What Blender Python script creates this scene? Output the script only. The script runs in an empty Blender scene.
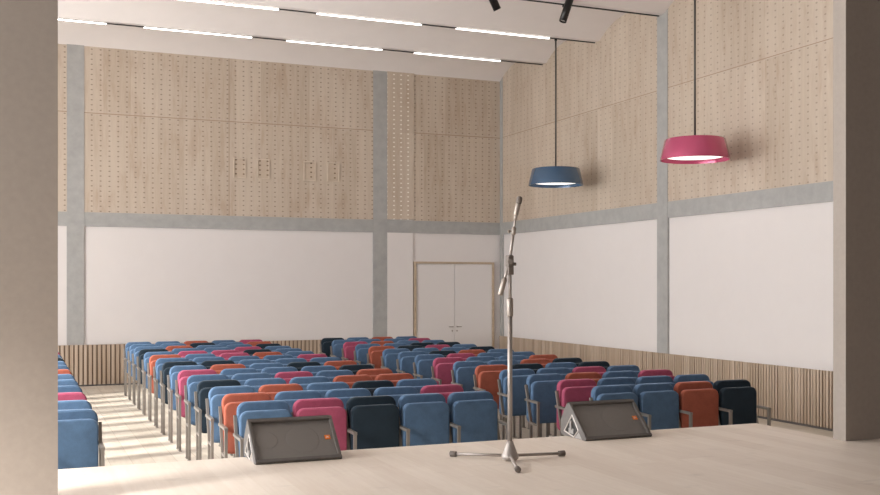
import bpy, bmesh, math, random
from mathutils import Vector, Matrix
random.seed(7)
PI = math.pi
S = bpy.context.scene
COL = S.collection

# ------------------------------------------------------------------ helpers
def link(name, me, m=None, parent=None):
    o = bpy.data.objects.new(name, me)
    COL.objects.link(o)
    if m is not None and me is not None and len(me.materials) == 0:
        me.materials.append(m)
    if parent is not None:
        o.parent = parent
    return o

def obj(name, bm, m, parent=None, smooth=False, label=None):
    me = bpy.data.meshes.new(name)
    bmesh.ops.recalc_face_normals(bm, faces=bm.faces[:])
    bm.to_mesh(me); bm.free()
    if smooth:
        for p in me.polygons: p.use_smooth = True
    o = link(name, me, m, parent)
    if label: o['label'] = label
    return o

def thing(name, label, cat, loc=(0, 0, 0), rotz=0, group=None):
    o = bpy.data.objects.new(name, None); COL.objects.link(o)
    o.empty_display_size = .1
    o.location = loc; o.rotation_euler = (0, 0, rotz)
    o['label'] = label; o['category'] = cat
    if group: o['group'] = group
    return o

def struct(name, bm, m, label=None, parent=None):
    o = obj(name, bm, m, parent)
    if parent is None: o['kind'] = 'structure'
    if label:
        o['label'] = label
    return o

def box(bm, x0, x1, y0, y1, z0, z1):
    vs = [bm.verts.new((x, y, z)) for x in (x0, x1) for y in (y0, y1) for z in (z0, z1)]
    for f in ((0, 1, 3, 2), (4, 6, 7, 5), (0, 4, 5, 1), (2, 3, 7, 6), (0, 2, 6, 4), (1, 5, 7, 3)):
        bm.faces.new([vs[i] for i in f])

def boxes(lst):
    bm = bmesh.new()
    for b in lst: box(bm, *b)
    return bm

def bevel(bm, w, seg=2):
    bmesh.ops.bevel(bm, geom=bm.edges[:], offset=w, segments=seg, profile=.6, affect='EDGES')
    return bm

def bbox(x0, x1, y0, y1, z0, z1, w=.004, seg=2):
    bm = bmesh.new(); box(bm, x0, x1, y0, y1, z0, z1)
    return bevel(bm, w, seg)

def frame_of(d):
    d = Vector(d).normalized()
    a = Vector((0, 0, 1)) if abs(d.z) < .9 else Vector((1, 0, 0))
    u = d.cross(a).normalized(); v = d.cross(u).normalized()
    return d, u, v

def tube(bm, p0, p1, r0, r1=None, n=16, caps=True):
    r1 = r0 if r1 is None else r1
    p0 = Vector(p0); p1 = Vector(p1)
    d, u, v = frame_of(p1 - p0)
    A = []; B = []
    for i in range(n):
        a = 2 * PI * i / n
        e = u * math.cos(a) + v * math.sin(a)
        A.append(bm.verts.new(p0 + e * r0)); B.append(bm.verts.new(p1 + e * r1))
    for i in range(n):
        bm.faces.new((A[i], A[(i + 1) % n], B[(i + 1) % n], B[i]))
    if caps:
        bm.faces.new(A[::-1]); bm.faces.new(B)

def lathe(bm, prof, n=48, origin=(0, 0, 0), axis=(0, 0, 1)):
    """prof: (radius, height) pairs, revolved about axis"""
    d, u, v = frame_of(axis); o = Vector(origin)
    rings = []
    for r, h in prof:
        if r < 1e-6:
            rings.append([bm.verts.new(o + d * h)])
        else:
            rings.append([bm.verts.new(o + d * h + (u * math.cos(2 * PI * i / n) + v * math.sin(2 * PI * i / n)) * r) for i in range(n)])
    for a, b in zip(rings, rings[1:]):
        for i in range(n):
            j = (i + 1) % n
            if len(a) == 1 and len(b) == 1: continue
            if len(a) == 1: bm.faces.new((a[0], b[i], b[j]))
            elif len(b) == 1: bm.faces.new((a[i], a[j], b[0]))
            else: bm.faces.new((a[i], a[j], b[j], b[i]))

def bar(bm, p0, p1, w, t):
    """square bar between two points lying in a plane of constant x: w along x, t across"""
    p0 = Vector(p0); p1 = Vector(p1)
    d = (p1 - p0).normalized(); x = Vector((1, 0, 0)); n = d.cross(x).normalized()
    q = []
    for p in (p0, p1):
        for sx, sn in ((-1, -1), (1, -1), (1, 1), (-1, 1)):
            q.append(bm.verts.new(p + x * sx * w / 2 + n * sn * t / 2))
    for f in ((3, 2, 1, 0), (4, 5, 6, 7), (0, 1, 5, 4), (1, 2, 6, 5), (2, 3, 7, 6), (3, 0, 4, 7)):
        bm.faces.new([q[i] for i in f])

def rrect(w, h, r, inset, n=6):
    w2, h2 = w / 2 - inset, h / 2 - inset; r = max(r - inset, .004)
    pts = []
    for cx, cz, a0 in ((w2 - r, h2 - r, 0), (-w2 + r, h2 - r, 90), (-w2 + r, -h2 + r, 180), (w2 - r, -h2 + r, 270)):
        for k in range(n + 1):
            a = math.radians(a0 + 90 * k / n)
            pts.append((cx + r * math.cos(a), cz + r * math.sin(a)))
    return pts

def pad(w, h, r, t, e, bulge, origin, tilt=0):
    """upholstered slab: rounded-rectangle outline (w along x, h along z), thickness t along y, rounded rims e, soft bulge"""
    bm = bmesh.new()
    prof = [(.5 * w * .55, -t / 2 - bulge), (e * 2.6, -t / 2 - bulge * .55), (e * 1.15, -t / 2)]
    for k in range(4):
        a = PI / 2 * k / 3
        prof.append((e * (1 - math.sin(a)), -t / 2 + e * (1 - math.cos(a))))
    half = prof[:]
    prof = half + [(i, -y) for i, y in reversed(half)]
    M = Matrix.Translation(origin) @ Matrix.Rotation(tilt, 4, 'X')
    rings = []
    for ins, y in prof:
        ins = min(ins, .5 * w - .02, .5 * h - .02)
        rings.append([bm.verts.new(M @ Vector((x, y, z))) for x, z in rrect(w, h, r, ins)])
    N = len(rings[0])
    for a, b in zip(rings, rings[1:]):
        for i in range(N):
            bm.faces.new((a[i], a[(i + 1) % N], b[(i + 1) % N], b[i]))
    bm.faces.new(rings[0]); bm.faces.new(rings[-1][::-1])
    return bm

# ------------------------------------------------------------------ materials
def mat(name, col=(.5, .5, .5), rough=.6, metal=0, emit=None, estr=0, sheen=0, coat=0):
    m = bpy.data.materials.new(name); m.use_nodes = True
    b = m.node_tree.nodes['Principled BSDF']
    b.inputs['Base Color'].default_value = (*col, 1)
    b.inputs['Roughness'].default_value = rough
    b.inputs['Metallic'].default_value = metal
    b.inputs['Sheen Weight'].default_value = sheen
    b.inputs['Coat Weight'].default_value = coat
    if emit:
        b.inputs['Emission Color'].default_value = (*emit, 1)
        b.inputs['Emission Strength'].default_value = estr
    return m

class G:
    """tiny node-graph writer"""
    def __init__(s, m):
        s.m = m; s.t = m.node_tree; s.b = s.t.nodes['Principled BSDF']
        s.co = s.t.nodes.new('ShaderNodeTexCoord').outputs['Object']
        x = s.t.nodes.new('ShaderNodeSeparateXYZ'); s.t.links.new(s.co, x.inputs[0])
        s.x, s.y, s.z = x.outputs
    def set(s, inp, v):
        if isinstance(v, bpy.types.NodeSocket): s.t.links.new(v, inp)
        else: inp.default_value = v
    def math(s, op, a, b=0, c=0):
        n = s.t.nodes.new('ShaderNodeMath'); n.operation = op
        for i, v in enumerate((a, b, c)): s.set(n.inputs[i], v)
        return n.outputs[0]
    def vec(s, a, b, c):
        n = s.t.nodes.new('ShaderNodeCombineXYZ')
        for i, v in enumerate((a, b, c)): s.set(n.inputs[i], v)
        return n.outputs[0]
    def noise(s, v, scale, detail=3, rough=.5):
        n = s.t.nodes.new('ShaderNodeTexNoise'); s.set(n.inputs['Vector'], v)
        n.inputs['Scale'].default_value = scale; n.inputs['Detail'].default_value = detail; n.inputs['Roughness'].default_value = rough
        return n.outputs[0]
    def white(s, v):
        n = s.t.nodes.new('ShaderNodeTexWhiteNoise'); n.noise_dimensions = '3D'; s.set(n.inputs['Vector'], v)
        return n.outputs['Value']
    def ramp(s, f, stops):
        n = s.t.nodes.new('ShaderNodeValToRGB'); s.set(n.inputs[0], f)
        e = n.color_ramp.elements
        while len(e) < len(stops): e.new(.5)
        for k, (p, c) in enumerate(stops):
            e[k].position = p; e[k].color = (*c, 1) if not isinstance(c, (int, float)) else (c, c, c, 1)
        return n.outputs[0]
    def mix(s, f, a, b, mode='MIX'):
        n = s.t.nodes.new('ShaderNodeMix'); n.data_type = 'RGBA'; n.blend_type = mode
        s.set(n.inputs[0], f)
        for k, v in ((6, a), (7, b)):
            s.set(n.inputs[k], (*v, 1) if isinstance(v, tuple) else v)
        return n.outputs[2]
    def bump(s, h, strength=.2, dist=.01):
        n = s.t.nodes.new('ShaderNodeBump'); s.set(n.inputs['Height'], h)
        n.inputs['Strength'].default_value = strength; n.inputs['Distance'].default_value = dist
        s.t.links.new(n.outputs[0], s.b.inputs['Normal'])
    def col(s, c): s.set(s.b.inputs['Base Color'], c)

def perforated(name, axis, hole=(.22, .165, .13), hstr=.75):
    """pale plywood lining with a grid of small drilled slots"""
    m = mat(name, rough=.55); g = G(m)
    h = g.x if axis == 'x' else g.y
    board = g.math('FLOOR', g.math('DIVIDE', h, .55))
    grain = g.noise(g.vec(g.math('MULTIPLY', h, 14), g.math('MULTIPLY', board, 3.1), g.math('MULTIPLY', g.z, .9)), 1.6, 5, .6)
    wide = g.noise(g.vec(g.math('MULTIPLY', h, 3.2), g.math('MULTIPLY', board, 7.7), g.math('MULTIPLY', g.z, .55)), 1.1, 3)
    stain = g.noise(g.vec(g.math('MULTIPLY', h, 5), 4.4, g.math('MULTIPLY', g.z, 1.3)), 1.3, 4, .62)
    c = g.ramp(grain, [(.3, (.49, .40, .312)), (.7, (.585, .488, .39))])
    c = g.mix(g.ramp(wide, [(.42, 0), (.68, .5)]), c, (.63, .54, .45))
    c = g.mix(g.ramp(stain, [(.5, 0), (.7, .6)]), c, (.41, .285, .195))
    tone = g.white(g.vec(board, 2, g.math('FLOOR', g.math('DIVIDE', g.math('ADD', g.z, .39), 3.0))))
    c = g.mix(.3, c, g.ramp(tone, [(0, (.42, .335, .255)), (1, (.63, .54, .45))]))
    px, pz = .1745, .1045
    dx = g.math('MULTIPLY', g.math('SUBTRACT', g.math('FRACT', g.math('DIVIDE', g.math('ADD', h, .06), px)), .5), px / .021)
    dz = g.math('MULTIPLY', g.math('SUBTRACT', g.math('FRACT', g.math('DIVIDE', g.z, pz)), .5), pz / .0135)
    d = g.math('ADD', g.math('MULTIPLY', dx, dx), g.math('MULTIPLY', dz, dz))
    k = g.math('LESS_THAN', d, 1.0)
    c = g.mix(g.math('MULTIPLY', k, hstr), c, hole)
    g.col(c)
    return m

def planks(name, dark, light, w, length, seam, rough=.45, stains=0.0):
    """floor boards running along y"""
    m = mat(name, rough=rough); g = G(m)
    row = g.math('FLOOR', g.math('DIVIDE', g.x, w))
    off = g.math('MULTIPLY', g.white(g.vec(row, 1, 1)), length)
    yy = g.math('ADD', g.y, off)
    pl = g.math('FLOOR', g.math('DIVIDE', yy, length))
    tone = g.white(g.vec(row, pl, 3))
    grain = g.noise(g.vec(g.math('MULTIPLY', g.x, 22), g.math('MULTIPLY', g.y, 1.7), g.math('MULTIPLY', tone, 20)), 1.3, 5, .6)
    blot = g.noise(g.vec(g.math('MULTIPLY', g.x, 3), g.math('MULTIPLY', g.y, 1.4), 1.7), 1.5, 4, .65)
    f = g.math('ADD', g.math('MULTIPLY', grain, .5), g.math('ADD', g.math('MULTIPLY', tone, .25), g.math('MULTIPLY', blot, .4)))
    c = g.ramp(f, [(.3, dark), (.78, light)])
    if stains:
        st = g.noise(g.vec(g.math('MULTIPLY', g.x, 2.2), g.math('MULTIPLY', g.y, 7), 9.1), 1.2, 5, .7)
        c = g.mix(g.ramp(st, [(.60, 0), (.72, stains)]), c, tuple(q * .55 for q in dark))
    fx = g.math('FRACT', g.math('DIVIDE', g.x, w)); fy = g.math('FRACT', g.math('DIVIDE', yy, length))
    e = g.math('MAXIMUM', g.math('LESS_THAN', fx, .007 / w), g.math('LESS_THAN', fy, .007 / length))
    c = g.mix(g.math('MULTIPLY', e, .55), c, seam)
    g.col(c)
    return m

def fabric(name, c):
    m = mat(name, c, .95, sheen=.6); g = G(m)
    m.node_tree.nodes['Principled BSDF'].inputs['Sheen Roughness'].default_value = .28
    m.node_tree.nodes['Principled BSDF'].inputs['Sheen Tint'].default_value = (*[min(1, q * 1.5 + .25) for q in c], 1)
    n1 = g.noise(g.co, 14, 4, .6); n2 = g.noise(g.co, 160, 2, .6)
    f = g.math('ADD', g.math('MULTIPLY', n1, .6), g.math('MULTIPLY', n2, .4))
    g.col(g.ramp(f, [(.3, tuple(q * .82 for q in c)), (.7, tuple(min(1, q * 1.16) for q in c))]))
    g.bump(n2, .25, .004)
    return m

def mottled(name, a, b, scale=6, rough=.8):
    m = mat(name, a, rough); g = G(m)
    g.col(g.ramp(g.noise(g.co, scale, 5, .6), [(.3, a), (.7, b)]))
    return m

def slatwood(name):
    m = mat(name, rough=.6); g = G(m)
    h = g.math('ADD', g.x, g.y)
    n = g.noise(g.vec(g.math('MULTIPLY', h, 30), 0, g.math('MULTIPLY', g.z, 1.5)), 1.5, 4, .6)
    t = g.white(g.vec(g.math('FLOOR', g.math('DIVIDE', h, .09)), 0, 0))
    c = g.ramp(g.math('ADD', g.math('MULTIPLY', n, .6), g.math('MULTIPLY', t, .4)), [(.25, (.43, .325, .235)), (.75, (.58, .465, .365))])
    g.col(c)
    return m

def grille_mat(name):
    m = mat(name, (.1, .09, .085), .5, 0); g = G(m)
    a = g.math('SINE', g.math('MULTIPLY', g.x, 900)); b = g.math('SINE', g.math('MULTIPLY', g.z, 900))
    k = g.math('MULTIPLY', a, b)
    g.col(g.ramp(k, [(.35, (.17, .157, .148)), (.65, (.34, .313, .295))]))
    return m

M = dict(
    plaster=mottled('white_plaster', (.735, .69, .67), (.75, .705, .685), 3),
    ceiling=mottled('ceiling_white', (.79, .735, .71), (.82, .765, .74), 2),
    concrete=mottled('grey_concrete', (.35, .345, .335), (.42, .415, .40), 5),
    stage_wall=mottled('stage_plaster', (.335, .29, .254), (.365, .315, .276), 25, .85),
    wood_back=perforated('perforated_wood_back', 'x'),
    wood_lit=perforated('perforated_wood_lit_holes', 'x', hole=(.95, .92, .86), hstr=.9),  # pale hole colour stands in for light caught in the holes
    wood_right=perforated('perforated_wood_right', 'y', hstr=.5),
    seam=mat('joint_brown', (.36, .26, .19), .8),
    slat=slatwood('slat_oak'),
    slat_back=mat('slat_backing', (.22, .155, .11), .9),
    base=mat('skirting_grey', (.12, .11, .105), .6),
    hatch_rim=mottled('hatch_rim_wood', (.58, .485, .39), (.64, .54, .44), 9, .55),
    hatch=mottled('hatch_wood', (.52, .42, .325), (.57, .465, .365), 9, .55),
    oak=mottled('oak_frame', (.44, .335, .235), (.54, .425, .315), 9, .55),
    door=mat('door_white', (.73, .69, .67), .5),
    steel=mat('brushed_steel', (.40, .35, .31), .5, .6),
    seat_steel=mat('seat_frame_metal', (.26, .235, .212), .45, .5),
    stand=mat('stand_metal', (.42, .375, .345), .5, .6),
    rubber=mat('rubber_brown', (.18, .15, .13), .7),
    black=mat('black_metal', (.025, .023, .022), .35, .6),
    rod=mat('rod_grey', (.07, .063, .058), .5),
    track=mat('track_black', (.03, .028, .027), .5),
    led=mat('led_white', (1, 1, 1), .5, emit=(1, .97, .93), estr=5.0),
    lamp_led=mat('lamp_diffuser', (1, 1, 1), .5, emit=(1, .97, .92), estr=1.1),
    shade_blue=mat('blue_lacquer', (.055, .115, .205), .25, .3, coat=.6),
    shade_pink=mat('pink_lacquer', (.52, .075, .175), .25, .3, coat=.6),
    monitor=mottled('monitor_plastic', (.115, .104, .097), (.145, .131, .121), 40, .55),
    pocket=mat('pocket_grey', (.42, .40, .38), .35, .5),
    trimlight=mat('pocket_rim', (.55, .50, .46), .4, .3),
    grille=grille_mat('steel_mesh'),
    cone=mat('speaker_cone', (.03, .028, .027), .7),
    orange=mat('badge_orange', (.85, .22, .02), .5),
    white=mat('badge_white', (.9, .88, .85), .5),
    floor=planks('hall_planks', (.54, .475, .39), (.70, .64, .55), .25, 1.2, (.36, .28, .19), .5),
    stage=planks('stage_planks', (.70, .60, .515), (.82, .735, .65), .19, 2.4, (.75, .66, .56), .5, .3),
)
FAB = {
    'blue': fabric('fabric_blue', (.074, .136, .232)),
    'pink': fabric('fabric_pink', (.33, .062, .118)),
    'orange': fabric('fabric_orange', (.325, .085, .05)),
    'navy': fabric('fabric_navy', (.009, .021, .034)),
}

# ------------------------------------------------------------------ hall dimensions (metres)
XL, XR = -4.4, 10.80          # side walls
YB = 22.05                    # back wall
ZC = 7.0                      # ceiling springing
Z1, Z2, Z3 = 3.29, 3.58, 5.63 # band bottom, band top, joint in the wood lining
YP = 5.93                     # proscenium wall, stage side
ST = 0.9                      # stage height
WZ = .85                      # slat dado height

# floor
struct('floor', boxes([(XL - .2, XR + .2, 5.95, YB + .2, -.1, 0)]), M['floor'], 'pale wooden plank floor of the hall')

# ---- back wall: core, upper lining, band, piers, plaster fields
struct('wall_back', boxes([(XL - .2, XR + .2, YB + .03, YB + .25, 0, 7.5)]), M['plaster'], 'white plastered back wall of the hall')
def w(name, b, m, label): return struct(name, boxes(b), m, label)
PX = [(-5.66, -5.32), (.94, 1.277), (7.55, 7.89)]
pan = [(XL, .94), (1.277, 7.55), (8.56, XR)]
w('wall_back_upper', [(a, b, YB, YB + .03, Z2, 7.45) for a, b in pan], M['wood_back'], 'perforated pale wood lining of the back wall above the grey band')
w('wall_back_upper', [(7.89, 8.56, YB - .02, YB + .03, Z2 + .02, 7.45)], M['wood_lit'], 'narrow perforated wood panel with holes painted as lit beside the grey back wall pier')
w('trim_1', [(XL, XR, YB - .006, YB + .03, Z1, Z2)], M['concrete'], 'grey horizontal band across the back wall')
w('trim_2', [(.94, 1.277, YB - .012, YB + .03, 0, Z1), (.94, 1.277, YB - .012, YB + .03, Z2, 7.4), (.94, 1.277, YB - .011, YB + .03, Z1, Z2)], M['concrete'], 'grey pier on the left of the back wall')
w('trim_3', [(7.55, 7.89, YB - .012, YB + .03, 0, 7.4)], M['concrete'], 'grey pier on the back wall left of the double door')
w('wall_back_lower', [(7.89, 8.53, YB - .01, YB + .03, 0, Z1)], M['plaster'], 'white plaster strip between the grey pier and the double door')
w('trim_4', [(a, b, YB - .003, YB + .01, Z3 - .008, Z3 + .008) for a, b in pan] + [(4.243, 4.257, YB - .003, YB + .01, Z2, 7.4)], M['seam'], 'thin joints in the wood lining of the back wall')

# ---- right wall
struct('wall_right', boxes([(XR + .03, XR + .25, -3, YB + .03, 0, 7.6)]), M['plaster'], 'white plastered right wall of the hall')
PY = [(YB - .14, YB), (15.21, 15.53), (8.52, 8.86)]
ypan = [(15.53, YB - .14), (8.86, 15.21), (YP + .13, 8.52)]
w('wall_right_upper', [(XR, XR + .03, a, b, Z2, 7.55) for a, b in ypan], M['wood_right'], 'perforated pale wood lining of the right wall above the grey band')
w('trim_5', [(XR - .006, XR + .03, YP + .13, YB, Z1, Z2)], M['concrete'], 'grey horizontal band along the right wall')
for i, (a, b) in enumerate(PY):
    w('trim_%d' % (6 + i), [(XR - .012, XR + .03, a, b, 0, 7.55)], M['concrete'],
      ['grey strip in the corner of back and right wall', 'grey pier in the middle of the right wall', 'grey pier on the right wall near the stage'][i])
w('trim_9', [(XR - .003, XR + .01, a, b, Z3 - .006, Z3 + .006) for a, b in ypan], M['seam'], 'thin joint in the wood lining of the right wall')

# ---- slatted dado
def slats(a, b, along, face, pitch=.09, wd=.06, dep=.022):
    bm = bmesh.new(); n = int((b - a) / pitch)
    for i in range(n):
        p = a + i * pitch
        wv = wd * (.72 + .5 * random.random()) if along == 'y' else wd
        if along == 'x': box(bm, p, p + wv, face - dep, face, .03, WZ)
        else: box(bm, face - dep, face, p, p + wv, .03, WZ)
    return bm
struct('trim_10', slats(XL, 7.55, 'x', YB - .03), M['slat'], 'vertical oak slats along the foot of the back wall')
w('trim_11', [(XL, 7.55, YB - .03, YB + .0, .03, WZ - .004)], M['slat_back'], 'dark backing behind the slats of the back wall')
struct('trim_12', slats(YP + .14, YB - .0, 'y', XR - .03, .0625, .045), M['slat'], 'vertical oak slats along the foot of the right wall')
w('trim_13', [(XR - .03, XR + .0, YP + .14, YB, .03, WZ - .004)], M['slat_back'], 'dark backing behind the slats of the right wall')
w('baseboard_back', [(XL, 7.55, YB - .07, YB + .0, 0, .03)], M['base'], 'dark base strip painting the shadow line under the back wall slats')  # base strip kept dark, painting a shadow line along the floor
w('baseboard_right', [(XR - .07, XR + .0, YP + .14, YB, 0, .03)], M['base'], 'dark base strip painting the shadow line under the right wall slats')  # its dark colour paints the shadow line at the foot of the slats

# ---- left wall with tall windows (out of view, lets the daylight in)
wins = [(6.15, 7.1)] + [(7.72 + 2.78 * k, 7.72 + 2.78 * k + 2.4) for k in range(4)]
lb = []
y = -3.0
SWIN = (2.4, 5.75)
for a, b in wins:
    lb += [(XL - .25, XL, y if y > 5.9 else YP + .13, a, 0, 7.6), (XL - .25, XL, a, b, 0, .9), (XL - .25, XL, a, b, 5.2, 7.6)]
    y = b
lb.append((XL - .25, XL, y, YB + .25, 0, 7.6))
struct('wall_left', boxes(lb), M['plaster'], 'white plastered left wall with tall windows')
for k, (a, b) in enumerate(wins):
    f = [(XL - .15, XL - .08, a, b, .9, .97), (XL - .15, XL - .08, a, b, 5.13, 5.2), (XL - .15, XL - .08, a, a + .06, .9, 5.2),
         (XL - .15, XL - .08, b - .06, b, .9, 5.2), (XL - .15, XL - .08, (a + b) / 2 - .03, (a + b) / 2 + .03, .9, 5.2)]
    w('window_%d' % (k + 1), f, M['base'], 'dark framed tall window in the left wall')

# ---- vaulted ceiling: shallow barrels whose springing lines cross the hall
LIP = [YB - 2.21 * k + (0 if k == 0 else .04) for k in range(8)]
bm = bmesh.new(); prof = []
for k in range(7):
    y0, y1 = LIP[k] - (0 if k == 0 else .15), LIP[k + 1] + .03
    for i in range(25):
        s = i / 24
        zz = (ZC if k == 0 else 6.985) + .305 * (1 - abs(2 * s - 1) ** 2.3)
        prof.append((y0 + (y1 - y0) * s, zz))
prof.append((YP, 6.985))
A = [bm.verts.new((XL - .2, y_, z_)) for y_, z_ in prof]
B = [bm.verts.new((XR + .2, y_, z_)) for y_, z_ in prof]
A2 = [bm.verts.new((XL - .2, y_, 7.6)) for y_, z_ in (prof[0], prof[-1])]
B2 = [bm.verts.new((XR + .2, y_, 7.6)) for y_, z_ in (prof[0], prof[-1])]
for i in range(len(prof) - 1):
    bm.faces.new((A[i], A[i + 1], B[i + 1], B[i]))
bm.faces.new((A2[0], B2[0], B2[1], A2[1]))
bm.faces.new([*A, A2[1], A2[0]]); bm.faces.new([*B, B2[1], B2[0]])
bm.faces.new((A[0], A2[0], B2[0], B[0])); bm.faces.new((A[-1], B[-1], B2[1], A2[1]))
ce = struct('ceiling', bm, M['ceiling'], 'pale ceiling of shallow curved vaults')

# ---- stage house
w('wall_stage_front', [(-.55, .207, YP, YP + .13, ST, 7.5)], M['stage_wall'], 'beige proscenium pier at the left edge of the photo')  # cut narrow; unseen opening beside it added so daylight reaches the stage front
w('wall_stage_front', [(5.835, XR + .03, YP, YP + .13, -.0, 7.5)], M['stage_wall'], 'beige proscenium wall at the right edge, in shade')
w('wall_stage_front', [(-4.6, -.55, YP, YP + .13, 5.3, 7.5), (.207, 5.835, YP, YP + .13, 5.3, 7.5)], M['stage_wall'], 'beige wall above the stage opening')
bm = bmesh.new()
box(bm, -4.6, XR + .03, -3, YP + .13, ST - .12, ST)
box(bm, XL, 5.88, YP + .13, 7.0, ST - .12, ST)
struct('floor_stage', bm, M['stage'], 'pale plank stage floor with a projecting front')
w('trim_14', [(XL, 5.85, 6.9, 6.96, 0, ST - .12), (5.79, 5.85, YP + .13, 6.9, 0, ST - .12)], M['stage_wall'], 'front of the stage platform')
w('wall_stage_back', [(-4.6, XR + .03, -3.2, -3, 0, 6.2)], M['stage_wall'], 'beige rear wall of the stage')
a, b = SWIN
w('wall_stage_left', [(-4.65, -4.4, -3, a, ST, 6.2), (-4.65, -4.4, a, b, ST, 1.2), (-4.65, -4.4, a, b, 4.2, 6.2), (-4.65, -4.4, b, YP, ST, 6.2)], M['stage_wall'], 'beige left wall of the stage with a wide window')
w('ceiling_stage', [(-4.65, XR + .03, -3.2, YP, 6.2, 6.4)], M['stage_wall'], 'beige ceiling above the stage')
w('window_6', [(-4.55, -4.48, a, b, 1.2, 1.27), (-4.55, -4.48, a, b, 4.13, 4.2), (-4.55, -4.48, a, a + .06, 1.2, 4.2), (-4.55, -4.48, b - .06, b, 1.2, 4.2)], M['base'], 'dark framed window at the side of the stage')

# ---- double door in the back wall
dr = bpy.data.objects.new('door_1', None); COL.objects.link(dr)
dr.location = (9.585, YB, 0); dr['kind'] = 'structure'; dr['label'] = 'white double door in a pale wooden frame at the back right'
DX, DZ = 1.03, 2.625
obj('door_frame', boxes([(-DX, -DX + .048, -.05, .03, 0, DZ), (DX - .048, DX, -.05, .03, 0, DZ), (-DX + .048, DX - .048, -.05, .03, DZ - .048, DZ)]), M['oak'], dr)
for s in (-1, 1):
    x0, x1 = (-DX + .052, -.003) if s < 0 else (.003, DX - .052)
    d = obj('door_leaf', bbox(x0, x1, -.02, .028, .01, DZ - .052, .004), M['door'], dr)
    bm = bmesh.new()
    tube(bm, (s * .06, -.02, 1.09), (s * .06, -.07, 1.09), .012)
    tube(bm, (s * .05, -.07, 1.09), (s * .16, -.07, 1.09), .011)
    tube(bm, (s * .06, -.02, .99), (s * .06, -.026, .99), .02)
    obj('door_handle', bm, M['steel'], d)

# ---- four small framed hatches in the wood lining of the back wall
hat = [((4.34, 4.61), 'first'), ((4.86, 5.14), 'second'), ((5.91, 6.19), 'third'), ((6.46, 6.74), 'fourth')]
for (x0, x1), o_ in hat:
    t = thing('wall_hatch', '%s from the left of four small framed hatches in the back wall wood lining' % o_, 'hatch',
              ((x0 + x1) / 2, YB, 4.41), 0, 'framed hatches in the wood lining')
    h = (x1 - x0) / 2
    obj('frame', boxes([(-h, -h + .024, -.025, 0, 0, .44), (h - .024, h, -.025, 0, 0, .44), (-h + .024, h - .024, -.025, 0, 0, .024), (-h + .024, h - .024, -.025, 0, .416, .44)]), M['hatch_rim'], t)
    obj('panel', boxes([(-h + .022, h - .022, -.004, 0, .022, .418)]), M['hatch'], t)
    bm = bmesh.new(); cols = (-.075, .095) if o_ in ('first', 'second') else (.035,)
    for cx in cols:
        for cz in (.09, .195, .30, .395):
            box(bm, cx - .021, cx + .021, -.007, -.004, cz - .014, cz + .014)
    obj('slot', bm, M['slat_back'], t, label='dark slots inside the hatch')['kind'] = 'stuff'

# ------------------------------------------------------------------ ceiling tracks, strips, spots
SEG = [(-3.26, -1.2), (-.52, 1.54), (2.22, 4.28), (4.98, 7.0), (7.72, 9.73)]
ORD = ['closest to the back wall', 'second from the back wall', 'third from the back wall, without glowing strips', 'fourth from the back wall, above the pink lamp', 'fifth from the back wall', 'sixth from the back wall']
for k in range(1, 7):
    yy = LIP[k]
    t = thing('ceiling_track', 'black ceiling light track %s' % ORD[k - 1], 'track light', (0, yy, 6.985), 0, 'ceiling light tracks')
    obj('rail', boxes([(XL + .02, XR - .02, -.015, .015, -.018, .0)]), M['track'], t)
    if k == 3: continue
    for a, b in SEG:
        obj('light_strip', boxes([(a, b, -.02, .02, -.027, -.012)]), M['led'], t, label='glowing white strip')

def spot(px, pz, dx, label):
    """cylindrical spotlight hung beside the third track; (px, pz) is the mouth"""
    yt = LIP[3]
    t = thing('spotlight', label, 'spotlight', (px, yt, 6.93), 0, 'black ceiling spotlights')
    yb = -.2
    p0 = Vector((0, yb, pz - 6.93)); d = Vector((dx, .0, 1)).normalized()
    p1 = p0 + d * .5
    bm = bmesh.new()
    lathe(bm, [(0, .46), (.058, .46), (.066, .452), (.066, .0), (.058, .0), (.054, .03), (0, .03)], 32, p0, d)
    obj('housing', bm, M['black'], t, True)
    bm = bmesh.new(); lathe(bm, [(0, .028), (.053, .028)], 32, p0, d)
    obj('lens', bm, M['trimlight'], t)
    bm = bmesh.new(); c = p0 + d * .38
    tube(bm, c, (c.x, -.0, c.z + .02), .012); tube(bm, (c.x, 0, c.z + .02), (c.x, 0, .0), .02)
    obj('bracket', bm, M['black'], t, True)
spot(8.727 - .06, 6.62, .36, 'black cylinder spotlight at the ceiling with its mouth pointing down to the left')
spot(7.42, 6.69, -.52, 'black cylinder spotlight at the ceiling with its mouth pointing down to the right')

# ------------------------------------------------------------------ pendant lamps
def pendant(x, yy, zb, m, label):
    t = thing('pendant_lamp', label, 'pendant lamp', (x, yy, zb), 0, 'wide drum pendant lamps')
    top = LIP[2] if yy > 15 else LIP[4]
    bm = bmesh.new()
    R0, R1, H = .545, .475, .33
    lathe(bm, [(R0 - .012, .0), (R0, .0), (R0, .006), (R1, H - .01), (R1 - .012, H), (0, H + .002), (0, H - .012), (R1 - .025, H - .012), (R0 - .012, .006), (R0 - .012, 0)], 72)
    obj('lamp_shade', bm, m, t, False)
    for p in t.children[0].data.polygons: p.use_smooth = abs(p.normal.z) < .5
    bm = bmesh.new(); lathe(bm, [(0, .055), (R0 - .09, .055), (R0 - .085, .075), (0, .075)], 64)
    obj('diffuser', bm, M['lamp_led'], t, label='glowing white diffuser')
    bm = bmesh.new(); tube(bm, (0, 0, H), (0, 0, 6.93 - zb), .017)
    lathe(bm, [(0, H + .05), (.035, H + .05), (.04, H), (0, H)], 24)
    obj('rod', bm, M['rod'], t, True)
    bm = bmesh.new(); lathe(bm, [(0, 0), (.028, 0), (.028, .03), (0, .03)], 24, (0, 0, 6.935 - zb))
    obj('ceiling_mount', bm, M['black'], t)
    return t
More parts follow.
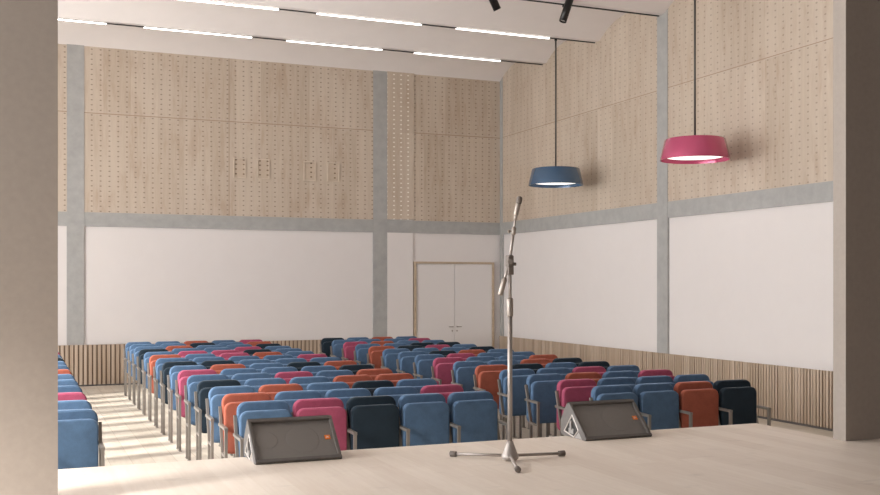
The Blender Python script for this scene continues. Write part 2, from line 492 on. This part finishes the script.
pendant(9.88, LIP[2], 4.06, M['shade_blue'], 'dark blue drum pendant lamp, smaller looking and left of the pink one')
pendant(9.92, LIP[4], 4.065, M['shade_pink'], 'pink drum pendant lamp hanging on a dark rod by the right wall')

# ------------------------------------------------------------------ seats
PADS = {}
def seat_meshes():
    """geometry shared by every seat; local y points to the back of the hall, front is -y, origin on the floor under the backrest front"""
    r = {}
    def me(n, bm, smooth):
        mm = bpy.data.meshes.new(n); bmesh.ops.recalc_face_normals(bm, faces=bm.faces[:]); bm.to_mesh(mm); bm.free()
        if smooth:
            for p in mm.polygons: p.use_smooth = True
        return mm
    r['backrest'] = me('backrest', pad(.502, .605, .085, .085, .02, .008, (0, .045, .685), 0), True)
    r['seat'] = me('seat', pad(.497, .505, .075, .075, .018, .008, (0, -.06, .66), 0), True)
    def fr(fn):
        bm = bmesh.new(); fn(bm); return me('frame', bm, False)
    r['armrest'] = fr(lambda b: bar(b, (0, .05, .685), (0, -.285, .675), .035, .026))
    def rear(b):
        bar(b, (0, .045, .865), (0, -.085, .42), .028, .026)
        bar(b, (0, -.085, .43), (0, -.085, .008), .028, .03)
    r['rear_post'] = fr(rear)
    r['front_post'] = fr(lambda b: bar(b, (0, -.27, .672), (0, -.27, .008), .028, .03))
    r['lower_rail'] = fr(lambda b: bar(b, (0, -.085, .415), (0, -.27, .405), .026, .024))
    r['foot_plate'] = fr(lambda b: box(b, -.0175, .0175, -.047, .047, 0, .009))
    return r
SM = seat_meshes()
FR = ('armrest', 'rear_post', 'front_post', 'lower_rail', 'foot_plate')
def side_frame(t, x, end=False):
    for k in FR + ('foot_plate',):
        o = link(k, SM[k], None, t)
        o.location = (x, 0, 0)
        if end: o['end_of_row'] = 1
        if k == 'foot_plate': o.location = (x, -.272 if side_frame.flip else -.087, 0); side_frame.flip = not side_frame.flip
side_frame.flip = False
for k in FR: SM[k].materials.append(M['seat_steel'])
for c in FAB:
    for k in ('backrest', 'seat'):
        q = SM[k].copy(); q.materials.append(FAB[c]); PADS[c, k] = q

def make_seat(colour):
    t = thing('auditorium_seat', 'seat', 'seat')
    for k in ('backrest', 'seat'): link(k, PADS[colour, k], None, t)
    side_frame(t, -.27)
    return t
PROTO = {}
def place_seat(colour, loc, label, group, end):
    if colour not in PROTO:
        t = PROTO[colour] = make_seat(colour)
    else:
        p = PROTO[colour]; t = p.copy(); COL.objects.link(t)
        for ch in list(p.children):
            if ch.get('end_of_row'): continue
            c = ch.copy(); COL.objects.link(c); c.parent = t
    t.location = loc; t['label'] = label; t['group'] = group
    if end:                                                     # the last seat of a row also carries the closing frame
        side_frame(t, .27, True)
    return t

B_, P_, O_, N_ = 'blue', 'pink', 'orange', 'navy'
K = {'b': B_, 'p': P_, 'o': O_, 'n': N_}
MID = 'bbobp bbnbo bobbn nbbpb bppnb obpob bbbbp nnbbb bobno pbbbn bbpbo nbboo bobnb obbbp bpnbb'.split()
RIGHT = 'nbob bbbp pobb bbnn onpb bbbn bnob bpbb pbbo bbon onbn bbpb bobp pbbb bbon'.split()
LEFT = 'b b b p b n b b o b b b p b b'.split()
NUM = ['back', 'second-last', 'third-last', 'twelfth', 'eleventh', 'tenth', 'ninth', 'eighth', 'seventh', 'sixth', 'fifth', 'fourth', 'third', 'second', 'front']
CN = ['first', 'second', 'third', 'fourth', 'fifth']
DESC = {'blue': 'blue fabric', 'pink': 'raspberry pink fabric', 'orange': 'rust orange fabric', 'navy': 'dark navy fabric'}
Y1, PIT = 20.1, .759
for block, rows, x0 in (('middle', MID, 1.905), ('right', RIGHT, 5.77), ('left', LEFT, .16)):
    for r, cols in enumerate(rows):
        for j, ch in enumerate(cols):
            col = K[ch]
            row = NUM[r] + ' row'
            if block == 'left':
                lab = '%s folding seat at the aisle end of the %s, left block' % (DESC[col], row)
            else:
                lab = '%s folding seat, %s from left in the %s of the %s block' % (DESC[col], CN[j], row, block)
            place_seat(col, (x0 + .54 * j + .255, Y1 - PIT * r, 0), lab, 'tip-up seats in the %s block' % block, j == len(cols) - 1)

# ------------------------------------------------------------------ floor monitors
def monitor(x, yy, label):
    t = thing('stage_monitor', label, 'speaker', (x, yy, ST), 0, 'wedge stage monitors')
    W = .60
    pf = [(0.0, 0.0), (-.004, .02), (.255, .266), (.283, .271), (.39, .12), (.375, 0)]
    # cabinet with a recessed front: outer shell as a prism, front opening formed by a frame
    u = Vector((0, pf[2][0] - pf[1][0], pf[2][1] - pf[1][1])); L = u.length; u.normalize()
    nrm = Vector((0, -u.z, u.y))                                   # out of the sloping front, towards the performer
    bm = bmesh.new()
    pr = [(.035, 0), (.058, .03), (.281, .241), pf[3], pf[4], pf[5]]
    A = [bm.verts.new((-W / 2 + .004, a, b)) for a, b in pr]; B = [bm.verts.new((W / 2 - .004, a, b)) for a, b in pr]
    n = len(pr)
    for i in range(n): bm.faces.new((A[i], A[(i + 1) % n], B[(i + 1) % n], B[i]))
    bm.faces.new(A[::-1]); bm.faces.new(B)
    obj('cabinet', bevel(bm, .006, 2), M['monitor'], t)
    # raised rim round the front
    def face_pt(xx, s, d): return Vector((xx, pf[1][0], pf[1][1])) + u * s + nrm * d
    def slab(xa, xb, sa, sb, d0, d1):
        b = bmesh.new()
        v = [b.verts.new(face_pt(xx, s, d)) for xx in (xa, xb) for s in (sa, sb) for d in (d0, d1)]
        for f in ((0, 1, 3, 2), (4, 6, 7, 5), (0, 4, 5, 1), (2, 3, 7, 6), (0, 2, 6, 4), (1, 5, 7, 3)): b.faces.new([v[i] for i in f])
        return b
    bm = bmesh.new(); tmp = bpy.data.meshes.new('tmp')
    for a in ((-W / 2, W / 2, -.012, .016, -.06, .006), (-W / 2, W / 2, L - .024, L, -.05, .006), (-W / 2, -W / 2 + .024, .016, L - .022, -.05, .006), (W / 2 - .024, W / 2, .02, L - .028, -.05, .006)):
        s_ = bevel(slab(*a), .006, 2); s_.to_mesh(tmp); s_.free(); bm.from_mesh(tmp)
    obj('front_rim', bm, M['monitor'], t)
    gr = obj('grille', slab(-W / 2 + .022, W / 2 - .022, .014, L - .022, -.028, -.016), M['grille'], t, label='grey steel mesh grille')
    # cone and horn faintly showing through the mesh: shallow discs set into the grille
    for cx, cs, R in ((.06, L * .5, .115), (-.19, L * .52, .075)):
        bm = bmesh.new()
        lathe(bm, [(R, -.002), (R, .0003), (R - .004, .0006), (0, .0006)], 40, face_pt(cx, cs, -.016), nrm)
        obj('speaker_ring', bm, M['grille'], gr, True)
    # badge with lettering, upper right
    bd = obj('badge', slab(.218, .256, L * .46, L * .46 + .034, -.016, -.011), M['orange'], t, label='small orange badge with white lettering')
    cu = bpy.data.curves.new('lettering', 'FONT'); cu.body = 'JBL'; cu.size = .018; cu.extrude = .0006; cu.align_x = 'CENTER'; cu.align_y = 'CENTER'
    tc = bpy.data.objects.new('lettering_outline', cu); COL.objects.link(tc); bpy.context.view_layer.update()
    lm = bpy.data.meshes.new_from_object(tc.evaluated_get(bpy.context.evaluated_depsgraph_get())); bpy.data.objects.remove(tc)
    lm.materials.clear(); tx = link('lettering', lm, M['white'], bd)
    ctr = face_pt(.237, L * .46 + .017, -.0105)
    tx.matrix_local = Matrix.Translation(ctr) @ Matrix(((1, 0, 0), (0, u.y, nrm.y), (0, u.z, nrm.z))).to_4x4()
    # diamond hand-hold on both cheeks
    for s in (-1, 1):
        xs = s * (W / 2 - .004)
        dia = [(.2, .178), (.107, .066), (.175, .008), (.325, .038)]
        bm = bmesh.new()
        for i in range(4):
            tube(bm, (xs, *dia[i]), (xs, *dia[(i + 1) % 4]), .006, n=8)
        hp = obj('handle_pocket', bm, M['trimlight'], t, label='light rimmed diamond hand hold')
        bm = bmesh.new()
        vs = [bm.verts.new((xs + s * .001, *p)) for p in dia]; bm.faces.new(vs)
        obj('pocket_back', bm, M['cone'], hp)
        bm = bmesh.new(); box(bm, min(xs, xs + s * .006), max(xs, xs + s * .006), .175, .25, .03, .07)
        box(bm, min(xs, xs + s * .012), max(xs, xs + s * .012), .2, .225, .06, .13)
        obj('connector_glow_plate', bm, M['pocket'], hp)  # pale plates stand in for light glowing through the hand-hold
        bm = bmesh.new()
        vs = [(.045, .004), (.165, .004), (.13, .03), (.1, .055), (.06, .04)]
        q = [bm.verts.new((xs + s * .002, *p)) for p in vs]; bm.faces.new(q)
        obj('corner_plate', bm, M['pocket'], t, label='pale corner plate')
    return t
monitor(1.757, 6.665, 'dark wedge stage monitor on the stage left of the microphone stand')
monitor(4.302, 6.700, 'dark wedge stage monitor on the stage right of the microphone stand')

# ------------------------------------------------------------------ microphone stand
HX, HY = 3.085, 6.15
t = thing('microphone_stand', 'metal tripod microphone stand with boom arm standing at the stage edge', 'microphone stand', (HX, HY, ST))
bm = bmesh.new()
lathe(bm, [(0, .012), (.05, .012), (.058, .02), (.058, .04), (.05, .052), (.026, .118), (.021, .135), (0, .135)], 32)
obj('hub', bm, M['stand'], t, True)
for a in (134, 4, 250):
    d = Vector((math.cos(math.radians(a)), math.sin(math.radians(a)), 0))
    bm = bmesh.new(); tube(bm, d * .03 + Vector((0, 0, .036)), d * .42 + Vector((0, 0, .02)), .0105, n=14)
    lg = obj('leg', bm, M['stand'], t, True)
    bm = bmesh.new(); lathe(bm, [(0, -.05), (.014, -.05), (.019, -.045), (.02, -.002), (.016, .0), (0, .0)], 20, d * .44 + Vector((0, 0, .0205)), d)
    obj('rubber_foot', bm, M['rubber'], lg, True)
bm = bmesh.new(); tube(bm, (0, 0, .1), (0, 0, 1.04), .0165, n=20)
obj('lower_pole', bm, M['stand'], t, True)
bm = bmesh.new(); lathe(bm, [(0, .98), (.019, .98), (.022, .985), (.022, 1.095), (.018, 1.105), (0, 1.105)], 24)
obj('clutch', bm, M['steel'], t, True)
bm = bmesh.new(); tube(bm, (0, 0, 1.09), (0, 0, 1.285), .0115, n=18)
obj('upper_pole', bm, M['stand'], t, True)
# swivel head
Rv = Vector((.9227, -.3856, 0))                                # the boom swings in this upright plane
bm = bevel(boxes([(-.020, .020, -.02, .02, 1.262, 1.335)]), .006)
b2 = bevel(boxes([(-.024, .018, -.026, .026, 1.318, 1.395)]), .009); tm = bpy.data.meshes.new('tmp'); b2.to_mesh(tm); b2.free(); bm.from_mesh(tm)
tube(bm, Vector((0, 0, 1.352)) - Vector((.3856, .9227, 0)) * .036, Vector((0, 0, 1.352)) + Vector((.3856, .9227, 0)) * .036, .017, n=20)
sw = obj('swivel_clamp', bm, M['rubber'], t, label='dark swivel clamp')
bm = bmesh.new(); tube(bm, Rv * .02 + Vector((0, 0, 1.335)), Rv * .042 + Vector((0, 0, 1.335)), .011, n=12)
obj('clamp_knob', bm, M['rubber'], sw, True)
piv = Vector((-.004, 0, 1.35))
bd_ = (Rv * .055 + Vector((0, 0, .40))).normalized()
lo = piv - (Rv * .048 + Vector((0, 0, .17)))
bm = bmesh.new(); tube(bm, lo, piv, .0085, n=14); tube(bm, piv, piv + bd_ * .22, .0105, n=14)
bo = obj('boom_arm', bm, M['stand'], t, True)
bm = bmesh.new(); d_ = (piv - lo).normalized(); lathe(bm, [(0, -.06), (.012, -.06), (.018, -.05), (.018, .05), (.011, .065), (0, .065)], 20, lo, d_)
obj('counterweight', bm, M['steel'], bo, True)
j = piv + bd_ * .21
bm = bmesh.new(); lathe(bm, [(0, -.025), (.015, -.025), (.016, .025), (0, .03)], 18, j, bd_)
tube(bm, j, j - Rv * .034, .006, n=10); tube(bm, j - Rv * .026, j - Rv * .042, .011, n=12)
obj('arm_clutch', bm, M['steel'], bo, True)
bm = bmesh.new(); tube(bm, j, j + bd_ * .10, .0075, n=14)
obj('arm_extension', bm, M['stand'], bo, True)
bm = bmesh.new(); c0 = j + bd_ * .075
lathe(bm, [(0, 0), (.01, 0), (.013, .02), (.009, .045), (0, .045)], 18, c0, bd_)
obj('thread_adapter', bm, M['steel'], bo, True)
mic = thing('microphone', 'slim dark metal microphone held upright on the tip of the boom arm', 'microphone', tuple(Vector((HX, HY, ST)) + c0 + bd_ * .03))
bm = bmesh.new(); md = (bd_ + Rv * .08).normalized()
lathe(bm, [(0, 0), (.013, 0), (.017, .01), (.0175, .08), (.016, .085), (0, .085)], 24, (0, 0, 0), md)
obj('body', bm, M['steel'], mic, True)
bm = bmesh.new(); lathe(bm, [(0, .083), (.017, .083), (.02, .092), (.0205, .118), (.016, .132), (0, .136)], 24, (0, 0, 0), md)
obj('head_grille', bm, M['rubber'], mic, True)

# ------------------------------------------------------------------ light
wd = bpy.data.worlds.new('World'); S.world = wd; wd.use_nodes = True
bg = wd.node_tree.nodes['Background']; bg.inputs[0].default_value = (.97, .985, 1, 1); bg.inputs[1].default_value = 9.0

def light(name, kind, energy, loc, rot, **kw):
    l = bpy.data.lights.new(name, kind); l.energy = energy
    for k, v in kw.items(): setattr(l, k, v)
    o = bpy.data.objects.new(name, l); COL.objects.link(o); o.location = loc; o.rotation_euler = rot
    return o
sd = Vector((.80, .25, -.50)).normalized()
sun = light('sun', 'SUN', 9, (0, 0, 10), (0, 0, 0), color=(1, .965, .91), angle=math.radians(12.0))
sun.rotation_euler = sd.to_track_quat('-Z', 'Y').to_euler()
for k, (a, b) in enumerate(wins + [SWIN]):
    z0, z1 = (.9, 5.2) if k < 5 else (1.2, 4.2)
    o = light('window_daylight', 'AREA', 1, (-4.7, (a + b) / 2, (z0 + z1) / 2), (0, 0, 0), shape='RECTANGLE', size=z1 - z0, size_y=b - a)
    o.rotation_euler = Vector((1, 0, 0)).to_track_quat('-Z', 'Y').to_euler()
    o.rotation_euler = (0, -PI / 2, 0)
    o.data.cycles.is_portal = True

# ------------------------------------------------------------------ camera
cam = bpy.data.cameras.new('camera'); co = bpy.data.objects.new('camera', cam); COL.objects.link(co)
yaw = math.atan2(423, 1012)
co.location = (0, 0, 2.1); co.rotation_euler = (PI / 2, 0, -yaw)
cam.sensor_width = 36; cam.lens = 36 * 1012 / 880; cam.shift_y = (284 - 247.5) / 880
cam.clip_start = .05; cam.clip_end = 200
S.camera = co
S.view_settings.view_transform = 'Standard'; S.view_settings.look = 'None'
S.view_settings.gamma = 1; S.view_settings.use_curve_mapping = False
S.view_settings.exposure = 0.15
